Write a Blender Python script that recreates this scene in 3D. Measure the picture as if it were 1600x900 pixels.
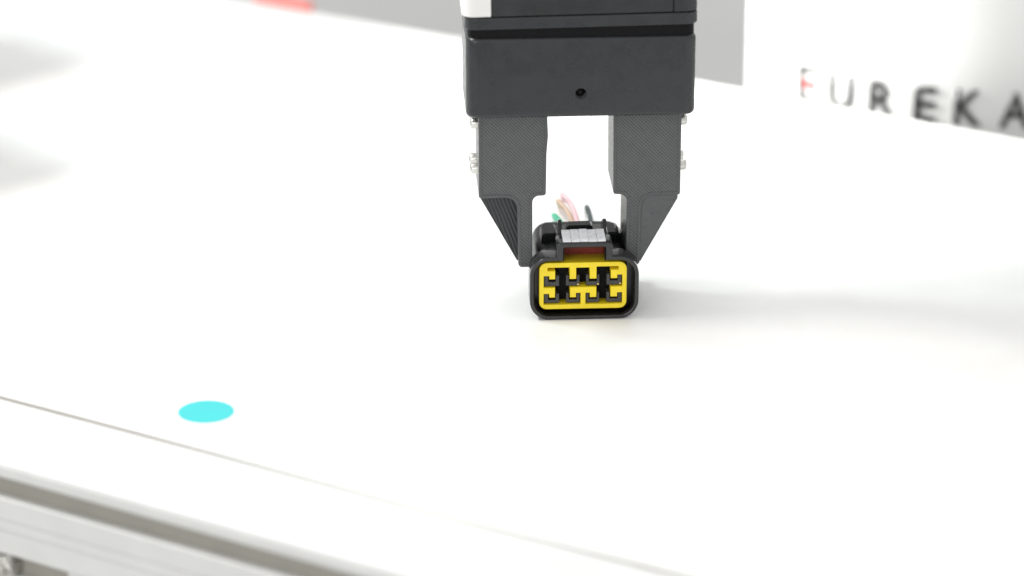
import bpy, bmesh, math, random
from mathutils import Vector, Matrix

random.seed(7)
MM = 0.001
scene = bpy.context.scene
for o in list(bpy.data.objects):
    bpy.data.objects.remove(o, do_unlink=True)
COL = scene.collection

# ------------------------------------------------------------------ camera
cam_d = bpy.data.cameras.new("camera")
cam_d.sensor_width = 36.0
cam_d.lens = 112.5
cam_d.clip_start = 0.02
cam_d.clip_end = 60.0
cam_d.dof.use_dof = True
cam_d.dof.focus_distance = 0.995
cam_d.dof.aperture_fstop = 6.0
cam = bpy.data.objects.new("camera", cam_d)
cam.location = (-0.0228, -0.92485, 0.38047)
cam.rotation_euler = (math.radians(90 - 21.8), 0, 0)
COL.objects.link(cam)
scene.camera = cam

# ------------------------------------------------------------------ world and lamps
world = bpy.data.worlds.new("World")
scene.world = world
world.use_nodes = True
bg = world.node_tree.nodes["Background"]
bg.inputs[0].default_value = (0.99, 0.99, 0.985, 1)
bg.inputs[1].default_value = 0.83

def area_lamp(name, loc, target, size, power, color):
    d = bpy.data.lights.new(name, 'AREA')
    d.shape = 'DISK'
    d.size = size
    d.energy = power
    d.color = color
    o = bpy.data.objects.new(name, d)
    o.location = loc
    o.rotation_euler = (Vector(target) - Vector(loc)).to_track_quat('-Z', 'Y').to_euler()
    COL.objects.link(o)
    return o

area_lamp("key_lamp", (-0.56, 0.02, 0.88), (0, 0.02, 0), 0.15, 4.9, (1.0, 0.975, 0.945))
area_lamp("second_lamp", (-0.56, 0.20, 0.88), (0, 0.02, 0), 0.15, 3.7, (0.87, 0.97, 1.0))
area_lamp("ceiling_lamp", (0.05, 0.35, 1.9), (0, 0.05, 0), 1.1, 5.0, (1.0, 0.99, 0.97))
area_lamp("front_fill", (-0.75, -1.75, 0.42), (0, 0.0, 0.03), 1.0, 8.0, (1.0, 0.99, 0.975))  # added soft fill that brightens the rail and other front faces
# low lamp off to the left that washes over the side of the lettered column
sd = bpy.data.lights.new("side_lamp", 'SPOT')
sd.energy = 165.0
sd.spot_size = math.radians(13)
sd.spot_blend = 0.6
sd.shadow_soft_size = 0.05
sd.color = (1.0, 0.99, 0.97)
so = bpy.data.objects.new("side_lamp", sd)
so.location = (-0.72, 0.36, 0.45)
so.rotation_euler = (Vector((0.11, 0.26, 0.015)) - Vector(so.location)).to_track_quat('-Z', 'Y').to_euler()
COL.objects.link(so)

scene.view_settings.view_transform = 'Standard'
scene.view_settings.look = 'None'
scene.view_settings.gamma = 1.0
scene.view_settings.use_curve_mapping = False
scene.view_settings.exposure = 0.0

# ------------------------------------------------------------------ materials
MATS = {}
def material(name, color, rough=0.5, metal=0.0, noise=0.0, nscale=300.0, bump=0.0, bscale=2000.0,
             spec=0.5, coat=0.0):
    m = bpy.data.materials.new(name)
    m.use_nodes = True
    nt = m.node_tree
    b = nt.nodes["Principled BSDF"]
    b.inputs["Base Color"].default_value = (*color, 1)
    b.inputs["Roughness"].default_value = rough
    b.inputs["Metallic"].default_value = metal
    b.inputs["Specular IOR Level"].default_value = spec
    b.inputs["Coat Weight"].default_value = coat
    tc = nt.nodes.new("ShaderNodeTexCoord")
    if noise > 0:
        n = nt.nodes.new("ShaderNodeTexNoise")
        n.inputs["Scale"].default_value = nscale
        n.inputs["Detail"].default_value = 6
        nt.links.new(tc.outputs["Object"], n.inputs["Vector"])
        r = nt.nodes.new("ShaderNodeMapRange")
        r.inputs["From Min"].default_value = 0.3
        r.inputs["From Max"].default_value = 0.7
        r.inputs["To Min"].default_value = 1 - noise
        r.inputs["To Max"].default_value = 1 + noise
        nt.links.new(n.outputs["Fac"], r.inputs["Value"])
        mx = nt.nodes.new("ShaderNodeMix")
        mx.data_type = 'RGBA'
        mx.blend_type = 'MULTIPLY'
        mx.inputs[0].default_value = 1.0
        mx.inputs[6].default_value = (*color, 1)
        nt.links.new(r.outputs["Result"], mx.inputs[7])
        nt.links.new(mx.outputs[2], b.inputs["Base Color"])
        r2 = nt.nodes.new("ShaderNodeMapRange")
        r2.inputs["From Min"].default_value = 0.3
        r2.inputs["From Max"].default_value = 0.7
        r2.inputs["To Min"].default_value = max(0.02, rough - 0.08)
        r2.inputs["To Max"].default_value = min(1, rough + 0.08)
        nt.links.new(n.outputs["Fac"], r2.inputs["Value"])
        nt.links.new(r2.outputs["Result"], b.inputs["Roughness"])
    if bump > 0:
        n2 = nt.nodes.new("ShaderNodeTexNoise")
        n2.inputs["Scale"].default_value = bscale
        n2.inputs["Detail"].default_value = 4
        nt.links.new(tc.outputs["Object"], n2.inputs["Vector"])
        bp = nt.nodes.new("ShaderNodeBump")
        bp.inputs["Strength"].default_value = bump
        bp.inputs["Distance"].default_value = 0.0002
        nt.links.new(n2.outputs["Fac"], bp.inputs["Height"])
        nt.links.new(bp.outputs["Normal"], b.inputs["Normal"])
    MATS[name] = m
    return m

def printed_material(name, color, angle, pitch, axis='XZ', depth=0.00012, contrast=0.35):
    """Charcoal filament laid in parallel lines: fine relief and slight tone along the lines."""
    m = bpy.data.materials.new(name)
    m.use_nodes = True
    nt = m.node_tree
    L = nt.links.new
    b = nt.nodes["Principled BSDF"]
    b.inputs["Roughness"].default_value = 0.55
    tc = nt.nodes.new("ShaderNodeTexCoord")
    sep = nt.nodes.new("ShaderNodeSeparateXYZ")
    L(tc.outputs["Object"], sep.inputs[0])
    def math_node(op, a, bb=None):
        n = nt.nodes.new("ShaderNodeMath")
        n.operation = op
        for i, v in enumerate((a, bb)):
            if v is None: continue
            if isinstance(v, (int, float)): n.inputs[i].default_value = v
            else: L(v, n.inputs[i])
        return n.outputs[0]
    ca, sa = math.cos(angle), math.sin(angle)
    u = math_node('ADD', math_node('MULTIPLY', sep.outputs[0], ca), math_node('MULTIPLY', sep.outputs[2], sa))
    nz = nt.nodes.new("ShaderNodeTexNoise")
    nz.inputs["Scale"].default_value = 160
    nz.inputs["Detail"].default_value = 3
    L(tc.outputs["Object"], nz.inputs["Vector"])
    u = math_node('ADD', u, math_node('MULTIPLY', nz.outputs["Fac"], pitch * 0.5))
    s = math_node('SINE', math_node('MULTIPLY', u, 2 * math.pi / pitch))
    s = math_node('ADD', math_node('MULTIPLY', s, 0.5), 0.5)
    n2 = nt.nodes.new("ShaderNodeTexNoise")
    n2.inputs["Scale"].default_value = 420
    n2.inputs["Detail"].default_value = 5
    L(tc.outputs["Object"], n2.inputs["Vector"])
    t = math_node('ADD', math_node('MULTIPLY', s, contrast), math_node('MULTIPLY', n2.outputs["Fac"], 0.35))
    t = math_node('ADD', t, 1 - contrast * 0.5 - 0.175)
    mx = nt.nodes.new("ShaderNodeMix")
    mx.data_type = 'RGBA'
    mx.blend_type = 'MULTIPLY'
    mx.inputs[0].default_value = 1.0
    mx.inputs[6].default_value = (*color, 1)
    L(t, mx.inputs[7])
    L(mx.outputs[2], b.inputs["Base Color"])
    bp = nt.nodes.new("ShaderNodeBump")
    bp.inputs["Strength"].default_value = 0.6
    bp.inputs["Distance"].default_value = depth
    L(s, bp.inputs["Height"])
    L(bp.outputs["Normal"], b.inputs["Normal"])
    MATS[name] = m
    return m

material("table_white", (0.80, 0.80, 0.79), 0.45, noise=0.02, nscale=60)
material("rail_white", (0.70, 0.70, 0.69), 0.42, noise=0.025, nscale=90, bump=0.05)
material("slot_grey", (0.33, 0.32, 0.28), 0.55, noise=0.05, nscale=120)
material("seam_beige", (0.66, 0.57, 0.45), 0.8)
material("steel", (0.66, 0.65, 0.62), 0.28, 1.0, noise=0.08, nscale=700)
material("cyan_sticker", (0.04, 0.52, 0.53), 0.55, noise=0.02, nscale=150)
material("floor_grey", (0.62, 0.62, 0.61), 0.6, noise=0.06, nscale=4)
material("column_white", (0.70, 0.70, 0.69), 0.38, noise=0.015, nscale=15)
material("letter_black", (0.035, 0.035, 0.036), 0.42, noise=0.05, nscale=400)
material("letter_red", (0.62, 0.06, 0.06), 0.42)
material("red_plastic", (0.80, 0.20, 0.17), 0.35, noise=0.05, nscale=200)
material("anodised_black", (0.0245, 0.0258, 0.0285), 0.30, noise=0.04, nscale=220, bump=0.02, bscale=4500)
material("anodised_panel", (0.018, 0.019, 0.021), 0.34, noise=0.10, nscale=150, bump=0.05, bscale=4500)
material("gasket_black", (0.006, 0.006, 0.007), 0.5, spec=0.12)
material("cover_white", (0.80, 0.79, 0.77), 0.40, noise=0.02, nscale=100)
material("filament_edge", (0.074, 0.076, 0.079), 0.34, noise=0.12, nscale=900, bump=0.05, bscale=2500)
printed_material("filament_infill", (0.086, 0.087, 0.090), math.radians(45), 0.00078, contrast=0.6, depth=0.0002)
printed_material("filament_shaded_web", (0.030, 0.031, 0.034), math.radians(20), 0.0011, depth=0.0003, contrast=0.6)  # left gusset's shade put into a darker copy of the filament colour
material("connector_black", (0.016, 0.017, 0.018), 0.18, noise=0.15, nscale=500, bump=0.04, spec=0.4)
material("cavity_shade_black", (0.004, 0.004, 0.005), 0.25, spec=0.15)  # near-black that carries the shade inside the connector shell
material("connector_rim", (0.024, 0.024, 0.026), 0.16, noise=0.12, nscale=500, bump=0.05)
material("connector_matte", (0.011, 0.013, 0.013), 0.34, noise=0.15, nscale=500, bump=0.06, spec=0.12)
material("insert_yellow", (0.86, 0.66, 0.016), 0.36, noise=0.05, nscale=350)
material("seal_red", (0.26, 0.035, 0.025), 0.35, noise=0.1, nscale=500)
material("socket_grey", (0.040, 0.040, 0.043), 0.38, noise=0.15, nscale=600)
material("brass", (0.75, 0.55, 0.25), 0.25, 1.0)
material("pad_pale", (0.92, 0.93, 0.95), 0.33, noise=0.08, nscale=900)  # even pale grey for the ribbed pad
material("wire_green", (0.06, 0.46, 0.28), 0.4)
material("wire_tan", (0.62, 0.44, 0.32), 0.4)
material("wire_pink", (0.84, 0.56, 0.59), 0.4)
material("wire_dark", (0.055, 0.075, 0.075), 0.4)

# ------------------------------------------------------------------ helpers
def empty(name, loc=(0, 0, 0), rz=0.0, label=None, cat=None, kind=None):
    o = bpy.data.objects.new(name, None)
    o.empty_display_size = 0.01
    o.location = Vector(loc) * MM
    o.rotation_euler = (0, 0, rz)
    COL.objects.link(o)
    tag(o, label, cat, kind)
    return o

def tag(o, label=None, cat=None, kind=None, group=None):
    if label: o["label"] = label
    if cat: o["category"] = cat
    if kind: o["kind"] = kind
    if group: o["group"] = group
    return o

def link(name, me, mat, parent=None, bevel=0.0, segs=2, smooth=True, angle=35):
    o = bpy.data.objects.new(name, me)
    if mat: 
        for mn in (mat if isinstance(mat, (list, tuple)) else [mat]):
            me.materials.append(MATS[mn])
    COL.objects.link(o)
    if parent: o.parent = parent
    if smooth:
        for p in me.polygons: p.use_smooth = True
        me.set_sharp_from_angle(angle=math.radians(angle))
    if bevel > 0:
        md = o.modifiers.new("bevel", 'BEVEL')
        md.width = bevel * MM
        md.segments = segs
        md.limit_method = 'ANGLE'
        md.angle_limit = math.radians(40)
        md.harden_normals = smooth
    return o

def bm_mesh(name, bm):
    bmesh.ops.recalc_face_normals(bm, faces=bm.faces)
    for v in bm.verts: v.co *= MM
    me = bpy.data.meshes.new(name)
    bm.to_mesh(me)
    bm.free()
    return me

def add_box(bm, x0, x1, y0, y1, z0, z1):
    vs = [bm.verts.new((x, y, z)) for x in (x0, x1) for y in (y0, y1) for z in (z0, z1)]
    for f in ((0, 1, 3, 2), (4, 6, 7, 5), (0, 4, 5, 1), (2, 3, 7, 6), (0, 2, 6, 4), (1, 5, 7, 3)):
        bm.faces.new([vs[i] for i in f])

def box(name, mat, parent, x0, x1, y0, y1, z0, z1, bevel=0.3, segs=2):
    bm = bmesh.new()
    add_box(bm, x0, x1, y0, y1, z0, z1)
    return link(name, bm_mesh(name, bm), mat, parent, bevel, segs)

def add_prism(bm, poly, d0, d1, axis='y'):
    """poly: 2-D outline. axis y: (x,z) extruded in y; z: (x,y) extruded in z; x: (y,z) extruded in x."""
    def P(a, b, d):
        return {'y': (a, d, b), 'z': (a, b, d), 'x': (d, a, b)}[axis]
    A = [bm.verts.new(P(a, b, d0)) for a, b in poly]
    B = [bm.verts.new(P(a, b, d1)) for a, b in poly]
    fa = bm.faces.new(A)
    bm.faces.new(B[::-1])
    n = len(poly)
    for i in range(n):
        j = (i + 1) % n
        bm.faces.new([A[i], A[j], B[j], B[i]])
    return fa

def prism(name, mat, parent, poly, d0, d1, axis='y', bevel=0.3, segs=2):
    bm = bmesh.new()
    add_prism(bm, poly, d0, d1, axis)
    return link(name, bm_mesh(name, bm), mat, parent, bevel, segs)

def rrect(x0, x1, z0, z1, r, n=8):
    if not isinstance(r, (list, tuple)): r = [r] * 4
    pts = []
    for (cx, cz, a0, rr) in ((x1 - r[0], z0 + r[0], -90, r[0]), (x1 - r[1], z1 - r[1], 0, r[1]),
                             (x0 + r[2], z1 - r[2], 90, r[2]), (x0 + r[3], z0 + r[3], 180, r[3])):
        for k in range(n + 1):
            a = math.radians(a0 + 90 * k / n)
            pts.append((cx + rr * math.cos(a), cz + rr * math.sin(a)))
    return pts

def fillet(poly, radii, n=5):
    """Round chosen corners of a 2-D outline."""
    out = []
    N = len(poly)
    for i, p in enumerate(poly):
        r = radii[i]
        if r <= 0:
            out.append(p)
            continue
        p = Vector(p); a = Vector(poly[i - 1]); b = Vector(poly[(i + 1) % N])
        u = (a - p).normalized(); v = (b - p).normalized()
        ang = u.angle(v)
        t = min(r / math.tan(ang / 2), (a - p).length * 0.49, (b - p).length * 0.49)
        r2 = t * math.tan(ang / 2)
        c = p + (u + v).normalized() * (r2 / math.sin(ang / 2))
        s = p + u * t - c; e = p + v * t - c
        tot = s.angle_signed(e) * -1
        for k in range(n + 1):
            q = Matrix.Rotation(tot * k / n, 2) @ s
            out.append((c.x + q.x, c.y + q.y))
    return out

def curve_plate(name, mat, parent, loops, d0, d1, bev=0.2):
    """Plate with holes: outlines in (x,z), thickness from y=d0 (front) to y=d1, rounded rims."""
    cu = bpy.data.curves.new(name, 'CURVE')
    cu.dimensions = '2D'
    cu.fill_mode = 'BOTH'
    cu.extrude = ((d1 - d0) / 2 - bev) * MM
    cu.bevel_depth = bev * MM
    cu.bevel_resolution = 2
    cu.offset = -bev * MM
    for lp in loops:
        sp = cu.splines.new('POLY')
        sp.points.add(len(lp) - 1)
        for k, (a, b) in enumerate(lp):
            sp.points[k].co = (a * MM, b * MM, 0, 1)
        sp.use_cyclic_u = True
    tmp = bpy.data.objects.new("tmp", cu)
    COL.objects.link(tmp)
    dg = bpy.context.evaluated_depsgraph_get()
    me = bpy.data.meshes.new_from_object(tmp.evaluated_get(dg))
    bpy.data.objects.remove(tmp, do_unlink=True)
    # curve plane (x,y) -> (x,z); curve z -> -y
    me.transform(Matrix(((1, 0, 0, 0), (0, 0, -1, (d0 + d1) / 2 * MM), (0, 1, 0, 0), (0, 0, 0, 1))))
    me.materials.clear()
    return link(name, me, mat, parent, angle=30)

def lathe_x(name, mat, parent, prof, loc, sign, n=24):
    """Turned part about the x axis; prof = (distance along x, radius)."""
    bm = bmesh.new()
    rings = []
    for d, r in prof:
        if r < 1e-6:
            rings.append([bm.verts.new((loc[0] + sign * d, loc[1], loc[2]))])
        else:
            rings.append([bm.verts.new((loc[0] + sign * d, loc[1] + r * math.cos(2 * math.pi * k / n),
                                        loc[2] + r * math.sin(2 * math.pi * k / n))) for k in range(n)])
    for A, B in zip(rings, rings[1:]):
        for k in range(n):
            a = [A[k % len(A)], A[(k + 1) % len(A)], B[(k + 1) % len(B)], B[k % len(B)]]
            a = list(dict.fromkeys(a))
            bm.faces.new(a)
    return link(name, bm_mesh(name, bm), mat, parent, angle=40)

def tube(name, mat, parent, pts, r, n=10, steps=14):
    P = [Vector(p) for p in pts]
    P = [2 * P[0] - P[1]] + P + [2 * P[-1] - P[-2]]
    path = []
    for i in range(1, len(P) - 2):
        for k in range(steps):
            t = k / steps
            a, b, c, d = P[i - 1], P[i], P[i + 1], P[i + 2]
            path.append(0.5 * (2 * b + (c - a) * t + (2 * a - 5 * b + 4 * c - d) * t * t + (3 * b - a - 3 * c + d) * t ** 3))
    path.append(P[-2])
    bm = bmesh.new()
    rings = []
    for i, p in enumerate(path):
        t = (path[min(i + 1, len(path) - 1)] - path[max(i - 1, 0)]).normalized()
        u = t.cross(Vector((0, 0, 1))).normalized()
        v = u.cross(t)
        rings.append([bm.verts.new(p + r * (math.cos(2 * math.pi * k / n) * u + math.sin(2 * math.pi * k / n) * v)) for k in range(n)])
    for A, B in zip(rings, rings[1:]):
        for k in range(n):
            bm.faces.new([A[k], A[(k + 1) % n], B[(k + 1) % n], B[k]])
    bm.faces.new(rings[0]); bm.faces.new(rings[-1])
    return link(name, bm_mesh(name, bm), mat, parent)

# ------------------------------------------------------------------ floor
bm = bmesh.new()
vs = [bm.verts.new(p) for p in ((-20000, -6000, -760), (20000, -6000, -760), (20000, 30000, -760), (-20000, 30000, -760))]
bm.faces.new(vs)
tag(link("floor", bm_mesh("floor", bm), "floor_grey", smooth=False), kind="structure")

# ------------------------------------------------------------------ work table (rotated: its long edges run to the right and forward)
TA = math.radians(-30.7)
table = empty("work_table", (0, 0, 0), TA, "white work table with slotted aluminium rail along its front edge", "table")
U0, U1 = -700, 560
V_SEAM, V_FRONT, V_BACK = -141.2, -176.0, 234.3
# top panel; its front edge bows a little so the seam to the rail opens and closes
edge = []
for k in range(61):
    u = U0 + (U1 - U0) * k / 60
    gap = 0.42 + 1.25 * min(1.1, (42 - u) / 110.0 if u < 42 else (u - 42) / 48.0) ** 1.2
    edge.append((u, V_SEAM + gap))
poly = edge + [(U1, V_BACK - 16), (U0, V_BACK - 16)]
prism("top_panel", "table_white", table, poly, -5.0, 0.0, 'z', bevel=0.15)
box("seam_strip", "seam_beige", table, U0, U1, V_SEAM - 0.6, V_SEAM + 0.3, -9.0, -0.7, bevel=0)

def rail_profile(w, h):
    # section (v, z) of a slotted rail: two T-slots in the outer face, v grows outwards
    s1a, s1b, s2a, s2b = -5.0, -11.3, -29.3, -35.7
    c = 0.55
    pts = [(0, 0), (w - 1.6, 0), (w - 0.5, -0.45), (w, -1.6)]
    for a, b in ((s1a, s1b), (s2a, s2b)):
        pts += [(w, a + 0.5), (w - 0.5, a), (w - 2.6, a), (w - 2.6, a + 2.2), (w - 9.5, a + 2.2), (w - 9.5, b - 2.2),
                (w - 2.6, b - 2.2), (w - 2.6, b), (w - c, b), (w, b - c)]
        if a == s1a:
            for g in (-18.4, -21.9):
                pts += [(w, g + 0.4), (w - 0.6, g), (w, g - 0.4)]
    pts += [(w, -h + 1.2), (w - 1.2, -h), (0, -h)]
    return pts

def rail(name, v_inner, sign, w, h, label=None, dz=0.0):
    bm = bmesh.new()
    prof = [(v_inner + sign * a, b + dz) for a, b in rail_profile(w, h)]
    add_prism(bm, prof, U0, U1, 'x')
    o = link(name, bm_mesh(name, bm), "rail_white", table, smooth=False)
    if label: o["label"] = label
    return o
rail("front_rail", V_SEAM - 0.6, -1, V_SEAM - 0.6 - V_FRONT, 41)
rail("rear_rail", V_BACK - 15.2, 1, 15.2, 41, dz=-1.2)
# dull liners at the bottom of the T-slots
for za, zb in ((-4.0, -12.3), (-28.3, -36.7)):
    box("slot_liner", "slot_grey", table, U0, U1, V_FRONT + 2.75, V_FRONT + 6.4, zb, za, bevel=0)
# cover strip pressed into the lower slot, beginning a little way along the rail
box("slot_cover", "rail_white", table, -68, U1, V_FRONT + 0.25, V_FRONT + 2.7, -35.65, -29.35, bevel=0.4)
lv = V_FRONT + 30
for u in (U0 + 40, U1 - 40):
    for v in (V_FRONT + 25, V_BACK - 25):
        box("leg", "rail_white", table, u - 20, u + 20, v - 20, v + 20, -759.9, -41.2, bevel=1)
# a hex nut sitting in the lower slot at the far left
bolt = empty("slot_nut", (0, 0, 0), TA, "shiny steel nut in the lower rail slot at the bottom left corner", "nut")
for k, u in enumerate((-89.5,)):
    bm = bmesh.new()
    pts = [(u + 3.8 * math.cos(math.radians(60 * i + 12)), -32.6 + 3.8 * math.sin(math.radians(60 * i + 12))) for i in range(6)]
    add_prism(bm, pts, V_FRONT - 3.2, V_FRONT + 2.4, 'y')
    link("nut_body", bm_mesh("nut_body", bm), "steel", bolt, 0.5)
    bm = bmesh.new()
    pts = [(u + 2.4 * math.cos(math.radians(20 * i)), -32.6 + 2.4 * math.sin(math.radians(20 * i))) for i in range(18)]
    add_prism(bm, pts, V_FRONT - 5.4, V_FRONT - 1.0, 'y')
    link("stud", bm_mesh("stud", bm), "steel", bolt, 0.4)

# ------------------------------------------------------------------ cyan sticker
bm = bmesh.new()
add_prism(bm, [(8.15 * math.cos(2 * math.pi * k / 64), 8.0 * math.sin(2 * math.pi * k / 64)) for k in range(64)], 0.02, 0.14, 'z')
dot = link("round_sticker", bm_mesh("round_sticker", bm), "cyan_sticker", smooth=False)
dot.location = (-0.1121, -0.0710, 0)
tag(dot, "flat round cyan sticker on the white table top", "sticker")

# ------------------------------------------------------------------ lettered column behind the table
CX, CY, CA, CB = 186.0, 290.0, 115.0, 75.0
column = empty("lettered_column", (CX, CY, -760), 0, "tall white rounded column lettered EUREKA behind the table", "column")
def ell(s_target):
    """Angle at which the arc from the left silhouette reaches s_target (mm)."""
    s, ph = 0.0, 0.0
    while s < s_target:
        d = 0.0005
        s += math.hypot(CA * math.sin(ph), CB * math.cos(ph)) * d
        ph += d
    return ph
ARC = [ell(k * 0.5) for k in range(0, 420)]
def on_col(s, z, off):
    k = s / 0.5
    i = int(k); fr = k - i
    ph = ARC[i] * (1 - fr) + ARC[i + 1] * fr
    n = Vector((-math.cos(ph) / CA, -math.sin(ph) / CB, 0)).normalized()
    return Vector((-CA * math.cos(ph), -CB * math.sin(ph), z + 760)) + n * off
pts = [(CA * math.cos(2 * math.pi * k / 160), CB * math.sin(2 * math.pi * k / 160)) for k in range(160)]
prism("column_body", "column_white", column, pts, 0.1, 1250, 'z', bevel=3)

def place_letter(ch, s_mid, width, height, z0):
    cu = bpy.data.curves.new("letter", 'FONT')
    cu.body = ch
    cu.align_x = 'LEFT'
    cu.offset = 0.022
    cu.size = 1.0
    cu.resolution_u = 6
    tmp = bpy.data.objects.new("tmp", cu)
    COL.objects.link(tmp)
    dg = bpy.context.evaluated_depsgraph_get()
    me = bpy.data.meshes.new_from_object(tmp.evaluated_get(dg))
    bpy.data.objects.remove(tmp, do_unlink=True)
    bend_letter(me, s_mid, width, height, z0, "letter_black")

def bend_letter(me, s_mid, width, height, z0, mat, box_=None, name="letter"):
    bm = bmesh.new()
    bm.from_mesh(me)
    bmesh.ops.remove_doubles(bm, verts=bm.verts, dist=1e-5)
    if box_: x0, x1, y0, y1 = box_
    else:
        xs = [v.co.x for v in bm.verts]; ys = [v.co.y for v in bm.verts]
        x0, x1, y0, y1 = min(xs), max(xs), min(ys), max(ys)
    r = bmesh.ops.extrude_face_region(bm, geom=list(bm.faces))
    top = {e for e in r["geom"] if isinstance(e, bmesh.types.BMVert)}
    for v in bm.verts:
        off = 0.45 if v in top else 0.02
        s = s_mid + ((v.co.x - x0) / (x1 - x0) - 0.5) * width
        z = z0 + (v.co.y - y0) / (y1 - y0) * height
        v.co = on_col(s, z, off)
    me2 = bm_mesh("letter", bm)
    return link(name, me2, mat, column, smooth=False)

LZ, LH = -11.0, 14.2
def flat_poly(loop):
    bm = bmesh.new()
    bm.faces.new([bm.verts.new((a, b, 0)) for a, b in loop])
    me = bpy.data.meshes.new("flat")
    bm.to_mesh(me); bm.free()
    return me
bend_letter(flat_poly([(0, 0), (8, 0), (8, 2.3), (2.6, 2.3), (2.6, 11.9), (8, 11.9), (8, 14.2), (0, 14.2)]), 47.7, 8.4, LH, LZ,
            "letter_black", (0, 8, 0, 14.2))
bend_letter(flat_poly([(3.0, 5.6), (8, 5.6), (8, 8.6), (3.0, 8.6)]), 47.7, 8.4, LH, LZ, "letter_red", (0, 8, 0, 14.2))["label"] = "red middle arm of the first letter"
for ch, s, w in (("U", 63.2, 10.4), ("R", 80.0, 9.8), ("E", 97.0, 8.8), ("K", 113.4, 10.6), ("A", 131.0, 11.6)):
    place_letter(ch, s, w, LH, LZ)

# ------------------------------------------------------------------ red bar at the rear edge of the table
red = empty("red_bar", (0, 0, 0), TA, "small bright red bar along the table's rear edge", "bar")
# clipped to the outer face of the rear rail
ub = -106.8 * math.cos(TA) + 335.8 * math.sin(TA)
prism("bar_body", "red_plastic", red, rrect(V_BACK + 0.1, V_BACK + 5.5, -5.0, 1.2, 1.0, 4), ub - 27, ub - 0.5, 'x', bevel=0.6)

# ------------------------------------------------------------------ gripper
YAW = math.radians(3.1)
grip = empty("robot_gripper", (0, 0, 0), YAW, "black two-finger robot gripper holding the connector from above", "gripper")
GX = -1.6
# palm block with the small round hole
bm = bmesh.new()
add_prism(bm, rrect(GX - 35.1, GX + 35.1, 2, 35, 3.6, 8), 65.9, 91.4, 'z')
me = bm_mesh("palm_block", bm)
palm = link("palm_block", me, "anodised_black", grip, 1.3, 3, angle=50)
bm = bmesh.new()
add_prism(bm, [(GX - 0.2 + 1.75 * math.cos(2 * math.pi * k / 40), 73.5 + 1.75 * math.sin(2 * math.pi * k / 40)) for k in range(40)], -3, 6.5, 'y')
cut = link("cutter", bm_mesh("cutter", bm), "gasket_black")
md = palm.modifiers.new("hole", 'BOOLEAN')
md.object = cut; md.operation = 'DIFFERENCE'; md.solver = 'EXACT'
dg = bpy.context.evaluated_depsgraph_get()
dg.update()
me2 = bpy.data.meshes.new_from_object(palm.evaluated_get(dg))
palm.modifiers.clear()
palm.data = me2
bpy.data.objects.remove(cut, do_unlink=True)
for p in me2.polygons: p.use_smooth = True
me2.set_sharp_from_angle(angle=math.radians(60))
wn = palm.modifiers.new('weighted', 'WEIGHTED_NORMAL')
wn.keep_sharp = True
wn.weight = 100
bm = bmesh.new()
bmesh.ops.create_uvsphere(bm, u_segments=24, v_segments=14, radius=1.55)
for v in bm.verts: v.co = Vector((v.co.x + GX - 0.2, v.co.y + 4.6, v.co.z + 73.5))
link("set_screw", bm_mesh("set_screw", bm), "gasket_black", grip)
# dark joint ring, flange and upper housing lean very slightly
def lean(o):
    o.rotation_euler = (0, math.radians(-0.75), 0)
    c = Vector((GX * MM, 0, 0.0945))
    o.location = c - Matrix.Rotation(math.radians(-0.75), 3, 'Y') @ c
    return o
lean(prism("joint_ring", "gasket_black", grip, rrect(GX - 34.5, GX + 34.5, 2.9, 34, 3.4, 8), 90.5, 95.5, 'z', bevel=0.2))
lean(prism("flange", "anodised_black", grip, rrect(GX - 35.4, GX + 35.4, 1.8, 35.4, 3.6, 8), 94.6, 98.35, 'z', bevel=0.35))
lean(prism("upper_housing", "anodised_black", grip, rrect(GX - 34.2, GX + 34.2, 3.0, 35, 3.0, 8), 98.3, 190, 'z', bevel=0.5))
lean(prism("front_panel", "anodised_panel", grip, rrect(GX - 27.2, GX + 27.7, 1.9, 3.4, 0.2, 2), 98.7, 189, 'z', bevel=0.15))
lean(prism("corner_panel", "anodised_black", grip, rrect(GX + 28.0, GX + 35.3, 1.9, 32, [3.4, 0.6, 0.2, 0.2], 8), 98.7, 189, 'z', bevel=0.15))
lean(prism("side_cover", "cover_white", grip, rrect(GX - 36.2, GX - 27.35, 1.5, 33, [0.3, 0.6, 1.0, 3.6], 8), 98.75, 189, 'z', bevel=0.35))
# mounting disc on top, out of the picture
lean(prism("mounting_disc", "cover_white", grip, [(GX + 31 * math.cos(2 * math.pi * k / 48), 19 + 31 * math.sin(2 * math.pi * k / 48)) for k in range(48)], 190.2, 260, 'z', bevel=1.5))

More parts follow.
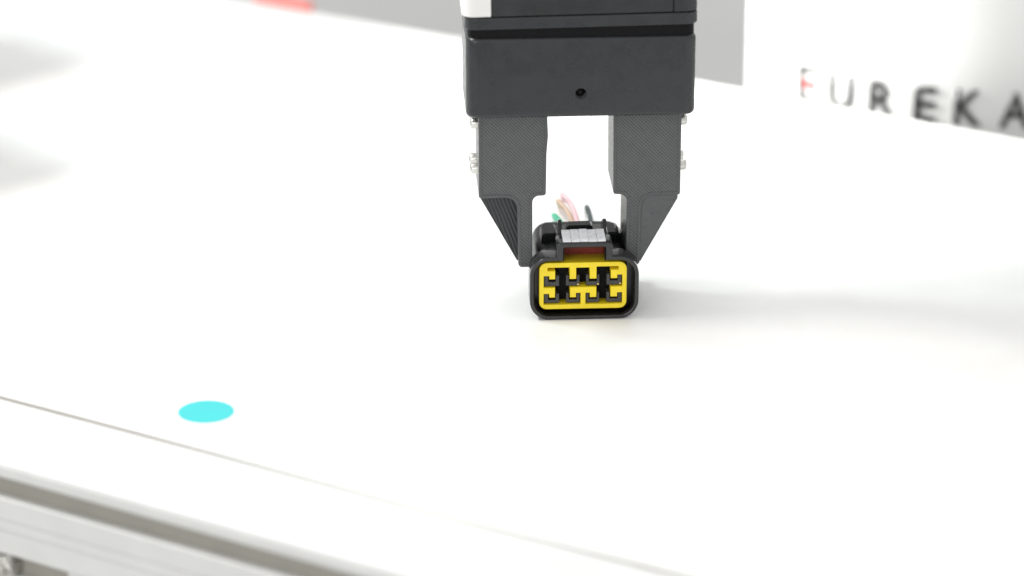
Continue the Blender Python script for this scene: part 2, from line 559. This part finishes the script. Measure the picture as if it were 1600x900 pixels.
def finger(sign):
    X = lambda v: GX + 0.2 + sign * v
    base = [(31.3, 67.4), (31.3, 38.0), (19.4, 38.0), (19.0, 15.6), (18.2, 14.8), (15.2, 14.8), (14.6, 16.0), (14.7, 38.4), (10.5, 38.6), (10.35, 52), (9.9 if sign < 0 else 10.3, 58), (10.2, 67.4)]
    rad = [0, 0.7, 3.6, 0.6, 0.4, 0.4, 0.5, 3.6, 0.8, 3, 5, 0]
    def shrink(d):
        """Outline moved inwards by d, corner radii adapted so that every loop has the same number of points."""
        n = len(base)
        area = sum(base[k][0] * base[(k + 1) % n][1] - base[(k + 1) % n][0] * base[k][1] for k in range(n))
        w = 1 if area > 0 else -1
        out, rr = [], []
        for k in range(n):
            a, p, b = Vector(base[k - 1]), Vector(base[k]), Vector(base[(k + 1) % n])
            e1, e2 = (p - a).normalized(), (b - p).normalized()
            n1, n2 = Vector((-e1.y, e1.x)) * w, Vector((-e2.y, e2.x)) * w
            m = (n1 + n2).normalized()
            q = p + m * (d / max(0.35, m.dot(n1)))
            out.append((q.x, q.y))
            cross = (e1.x * e2.y - e1.y * e2.x) * w
            rr.append(0 if rad[k] == 0 else max(0.06, rad[k] - d if cross > 0 else rad[k] + d))
        return [(X(a), b) for a, b in fillet(out, rr)]
    bm = bmesh.new()
    loops = []
    for d, y in ((0, 28.0), (0, 8.0), (0.2, 7.8), (0.95, 7.8), (1.05, 7.95)):
        loops.append([bm.verts.new((a, y, b)) for a, b in shrink(d)])
    for A, B in zip(loops, loops[1:]):
        for k in range(len(A)):
            bm.faces.new([A[k], A[(k + 1) % len(A)], B[(k + 1) % len(A)], B[k]])
    bm.faces.new(loops[0])
    bm.faces.new(loops[-1]).material_index = 1
    f_ob = link("finger", bm_mesh("finger", bm), ["filament_edge", "filament_infill"], grip, angle=28)
    web = [(30.6, 38.3), (30.6, 36.8), (19.3, 16.0), (18.4, 16.0), (18.4, 38.3)]
    prism("gusset", "filament_shaded_web" if sign < 0 else "filament_edge", f_ob, [(X(a), b) for a, b in web], 11.0 if sign < 0 else 8.3, 25.5, 'y', bevel=0.0)  # only the left web gets the painted-in shade
    for z in (45.8, 60.6):
        for y in (14.0, 23.0):
            s = lathe_x("screw", "steel", f_ob, [(-0.5, 1.75), (1.6, 1.75), (2.1, 1.6), (2.45, 1.25), (2.5, 0.95), (1.2, 0.9), (1.1, 0)], (X(31.25), y, z), sign)
    return f_ob
finger(-1)
finger(1)

# ------------------------------------------------------------------ connector
con = empty("plug_connector", (0, 0, 0), YAW, "black eight-way plug connector with yellow front insert standing on the table", "connector")
CXO = -0.25
# front shell with the raised hood over the key slot
def shell_loop(x0, x1, z0, z1, r, hx0, hx1, hz, hr):
    """Rounded rectangle with a square bump on top; counter-clockwise."""
    pts = []
    for (cx, cz, a0) in ((x1 - r, z0 + r, -90), (x1 - r, z1 - r, 0)):
        for k in range(11):
            a = math.radians(a0 + 9 * k)
            pts.append((cx + r * math.cos(a), cz + r * math.sin(a)))
    pts.append((hx1, z1))
    for (cx, cz, a0) in ((hx1 - hr, hz - hr, 0), (hx0 + hr, hz - hr, 90)):
        for k in range(5):
            a = math.radians(a0 + 22.5 * k)
            pts.append((cx + hr * math.cos(a), cz + hr * math.sin(a)))
    pts.append((hx0, z1))
    for (cx, cz, a0) in ((x0 + r, z1 - r, 90), (x0 + r, z0 + r, 180)):
        for k in range(11):
            a = math.radians(a0 + 9 * k)
            pts.append((cx + r * math.cos(a), cz + r * math.sin(a)))
    return pts
shell_out = shell_loop(CXO - 17.0, CXO + 17.0, 0.02, 20.9, 6.2, CXO - 8.7, CXO + 8.7, 25.5, 1.0)
shell_in = shell_loop(CXO - 15.75, CXO + 15.75, 1.15, 19.7, 5.0, CXO - 6.6, CXO + 6.6, 24.1, 0.4)
curve_plate("front_shell", "connector_rim", con, [shell_out, shell_in], 0.0, 7.6, 0.35)
ln_o = shell_loop(CXO - 15.7, CXO + 15.7, 1.2, 19.65, 4.95, CXO - 6.55, CXO + 6.55, 24.05, 0.4)
ln_i = shell_loop(CXO - 15.4, CXO + 15.4, 1.5, 19.35, 4.65, CXO - 6.3, CXO + 6.3, 23.75, 0.3)
curve_plate("cavity_shade", "cavity_shade_black", con, [ln_o, ln_i], 0.9, 7.05, 0.1)  # added sleeve; the cavity's shade is put into its dark colour
# closed body behind the shell
body_poly = rrect(CXO - 14.35, CXO + 14.35, 0.5, 20.4, [4.5, 5.2, 5.2, 4.5], 8)
tunnel = shell_loop(CXO - 13.7, CXO + 13.7, 1.8, 19.5, 3.6, CXO - 6.6, CXO + 6.6, 24.1, 0.4)
curve_plate("shell_step", "connector_rim", con, [shell_loop(CXO - 16.6, CXO + 16.6, 0.4, 20.5, 5.8, CXO - 8.3, CXO + 8.3, 25.1, 0.8), tunnel], 7.1, 7.9, 0.1)
curve_plate("middle_body", "connector_matte", con, [shell_loop(CXO - 14.35, CXO + 14.35, 0.5, 20.4, 4.8, CXO - 8.2, CXO + 8.2, 24.9, 0.6), tunnel], 7.8, 11.2, 0.1)
prism("rear_body", "connector_matte", con, body_poly, 11.0, 33.0, 'y', bevel=0.3)
# seal seen through the hood
prism("seal", "seal_red", con, rrect(CXO - 6.55, CXO + 6.55, 14.0, 24.05, 0.3, 2), 9.6, 10.9, 'y', bevel=0.2)
# hood roof continues back as the latch
box("latch_arm", "connector_black", con, CXO - 8.2, CXO + 8.2, 10.9, 19.0, 20.2, 24.85, bevel=0.5)

# yellow insert: one plate with one branching opening, traced in mm about its centre
def zp(x, y):
    return ((x - 630) / 34.62 * 1.0 - 0.55, 10.65 - (y - 462) / 31.9)
hole_px = [(245,266),(485,266),(485,390),(555,390),(555,270),(702,270),(702,390),(775,390),(775,262),(1015,262),(1015,298),(930,298),(930,390),(1000,390),(1000,352),(1055,352),(1055,478),(928,478),(928,586),(1000,586),(1000,542),(1055,542),(1055,662),(658,662),(658,540),(705,540),(705,588),(775,588),(775,478),(490,478),(490,586),(555,586),(555,540),(605,540),(605,662),(205,662),(205,545),(265,545),(265,585),(328,585),(328,480),(205,480),(205,355),(265,355),(265,390),(328,390),(328,303),(245,303)]
hole = [zp(*q) for q in hole_px]
ins_out = rrect(-14.25, 13.1, 2.9, 18.4, 2.4, 8)
curve_plate("yellow_insert", "insert_yellow", con, [ins_out, hole], 1.8, 9.5, 0.14)
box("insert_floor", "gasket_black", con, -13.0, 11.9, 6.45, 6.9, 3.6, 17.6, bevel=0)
# eight contact sockets: grey U-shaped cups under the yellow tongues
rows = (((205, 355, 380, 480), (440, 355, 600, 478), (658, 355, 815, 478), (880, 350, 1055, 475)),
        ((205, 547, 380, 660), (443, 544, 604, 660), (660, 544, 815, 660), (880, 542, 1055, 660)))
tongues = ((265, 328), (487, 555), (704, 775), (930, 1000))
for ri, rw in enumerate(rows):
    for ci, (x0, y0, x1, y1) in enumerate(rw):
        t0, t1 = tongues[ci]
        g = 8
        yb = y0 + 34
        px = [(x0 + 6, y0 + 4), (t0 - g, y0 + 4), (t0 - g, yb + 40), (t1 + g, yb + 40), (t1 + g, y0 + 4 + (0 if ci in (1, 2) else 8)), (x1 - 6, y0 + 4), (x1 - 6, y1 - 6), (x0 + 6, y1 - 6)]
        pl = [zp(*q) for q in px]
        sk = prism("contact_socket", "socket_grey", con, pl[::-1], 2.7, 6.3, 'y', bevel=0.16)
        a = zp(t0 - 4, yb + 38); b = zp(t1 + 4, yb + 6)
        box("contact", "brass" if False else "gasket_black", sk, a[0], b[0], 4.6, 6.2, a[1], b[1], bevel=0.08)
        if ri == 0 and ci > 0:
            c = zp(x1 - 22, y1 - 22)
            box("gold_tip", "brass", sk, c[0] - 0.3, c[0] + 0.3, 2.45, 2.9, c[1] - 0.25, c[1] + 0.25, bevel=0.08)

# ribbed thumb pad on the hood
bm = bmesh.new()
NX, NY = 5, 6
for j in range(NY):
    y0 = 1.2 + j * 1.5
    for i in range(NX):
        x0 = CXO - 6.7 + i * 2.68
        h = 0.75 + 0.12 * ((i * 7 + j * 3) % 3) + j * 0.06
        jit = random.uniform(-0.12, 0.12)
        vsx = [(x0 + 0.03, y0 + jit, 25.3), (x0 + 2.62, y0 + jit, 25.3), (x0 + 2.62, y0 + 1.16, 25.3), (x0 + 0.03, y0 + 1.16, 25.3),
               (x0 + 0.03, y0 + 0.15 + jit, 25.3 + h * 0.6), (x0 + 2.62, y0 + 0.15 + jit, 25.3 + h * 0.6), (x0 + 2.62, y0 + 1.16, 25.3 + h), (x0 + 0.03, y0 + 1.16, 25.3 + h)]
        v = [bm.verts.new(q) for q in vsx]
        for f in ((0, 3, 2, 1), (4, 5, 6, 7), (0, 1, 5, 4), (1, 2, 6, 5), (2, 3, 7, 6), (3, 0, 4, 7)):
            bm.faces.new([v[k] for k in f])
link("thumb_pad", bm_mesh("thumb_pad", bm), "pad_pale", con, 0.1)["label"] = "pale grey ribbed thumb pad on top of the latch"
box("pad_base", "connector_black", con, CXO - 7.2, CXO + 7.2, 7.7, 11.4, 24.7, 25.32, bevel=0.15)
# side rails of the latch, rear bridge and shoulder blocks
for s in (-1, 1):
    xa = CXO + s * 7.55
    prism("latch_rail", "connector_black", con, [(9.5, 24.0), (10.5, 27.6), (12.0, 28.9), (13.5, 28.5), (18.5, 25.5), (19.0, 22.0)], min(xa, xa - s * 1.1), max(xa, xa - s * 1.1), 'x', bevel=0.25)
    pl = fillet([(CXO + s * 7.7, 15.0), (CXO + s * 7.7, 22.6), (CXO + s * 12.2, 22.6), (CXO + s * 12.9, 15.0)], [0, 0.6, 1.6, 0])
    prism("shoulder_block", "connector_matte", con, pl, 16.5, 26.0, 'y', bevel=0.7)
bm = bmesh.new()
add_prism(bm, [(-4.9, 24.0), (-2.6, 24.0), (-2.4, 25.3), (0.9, 25.3), (1.2, 24.0), (3.4, 24.0), (3.2, 26.0), (2.6, 26.5), (-4.2, 26.4), (-5.1, 25.7)], 13.2, 17.4, 'y')
link("latch_bridge", bm_mesh("latch_bridge", bm), "connector_matte", con, 0.35)
# wires leaving the back
for nm, mt, pts in (
    ("wire", "wire_green", [(-2.0, 31, 14.5), (-3.0, 37, 15.5), (-4.6, 44, 16.0), (-6.4, 50, 16.2), (-5.5, 61, 11.2), (-4.3, 75, 5.2), (-3.4, 87, 0.9)]),
    ("wire", "wire_tan", [(-0.6, 31, 14.5), (-1.0, 38, 16.5), (-2.3, 45, 19.0), (-5.0, 51, 20.6), (-4.0, 63, 15.2), (-2.6, 80, 8.0), (-1.2, 97, 0.9)]),
    ("wire", "wire_pink", [(1.0, 31, 14.5), (0.6, 38, 17.0), (-0.8, 46, 20.5), (-3.6, 52, 22.6), (-2.6, 64, 17.2), (-1.2, 82, 9.4), (0.3, 102, 0.9)]),
    ("wire", "wire_dark", [(4.2, 31, 14.5), (4.6, 37, 17.0), (4.7, 43, 18.6), (4.2, 49, 19.1), (5.1, 60, 14.2), (6.4, 76, 7.4), (7.7, 92, 0.9)])):
    tube(nm, mt, con, pts, 0.82)

# ------------------------------------------------------------------ two made-up posts, unseen past the left edge, added to shade the table
for x, y, lb in ((-265, 240, "unseen square post added past the left edge, the farther of two, casting the upper shadow"),
                 (-255, 132, "unseen square post added past the left edge, the nearer of two, casting the lower shadow")):
    bk = box("shadow_post", "cover_white", None, -30, 30, -30, 30, 0.05, 112, bevel=2, segs=3)
    bk.location = (x * MM, y * MM, 0)
    bk.rotation_euler = (0, 0, math.radians(45))
    tag(bk, lb, "post", group="added posts off the left side")
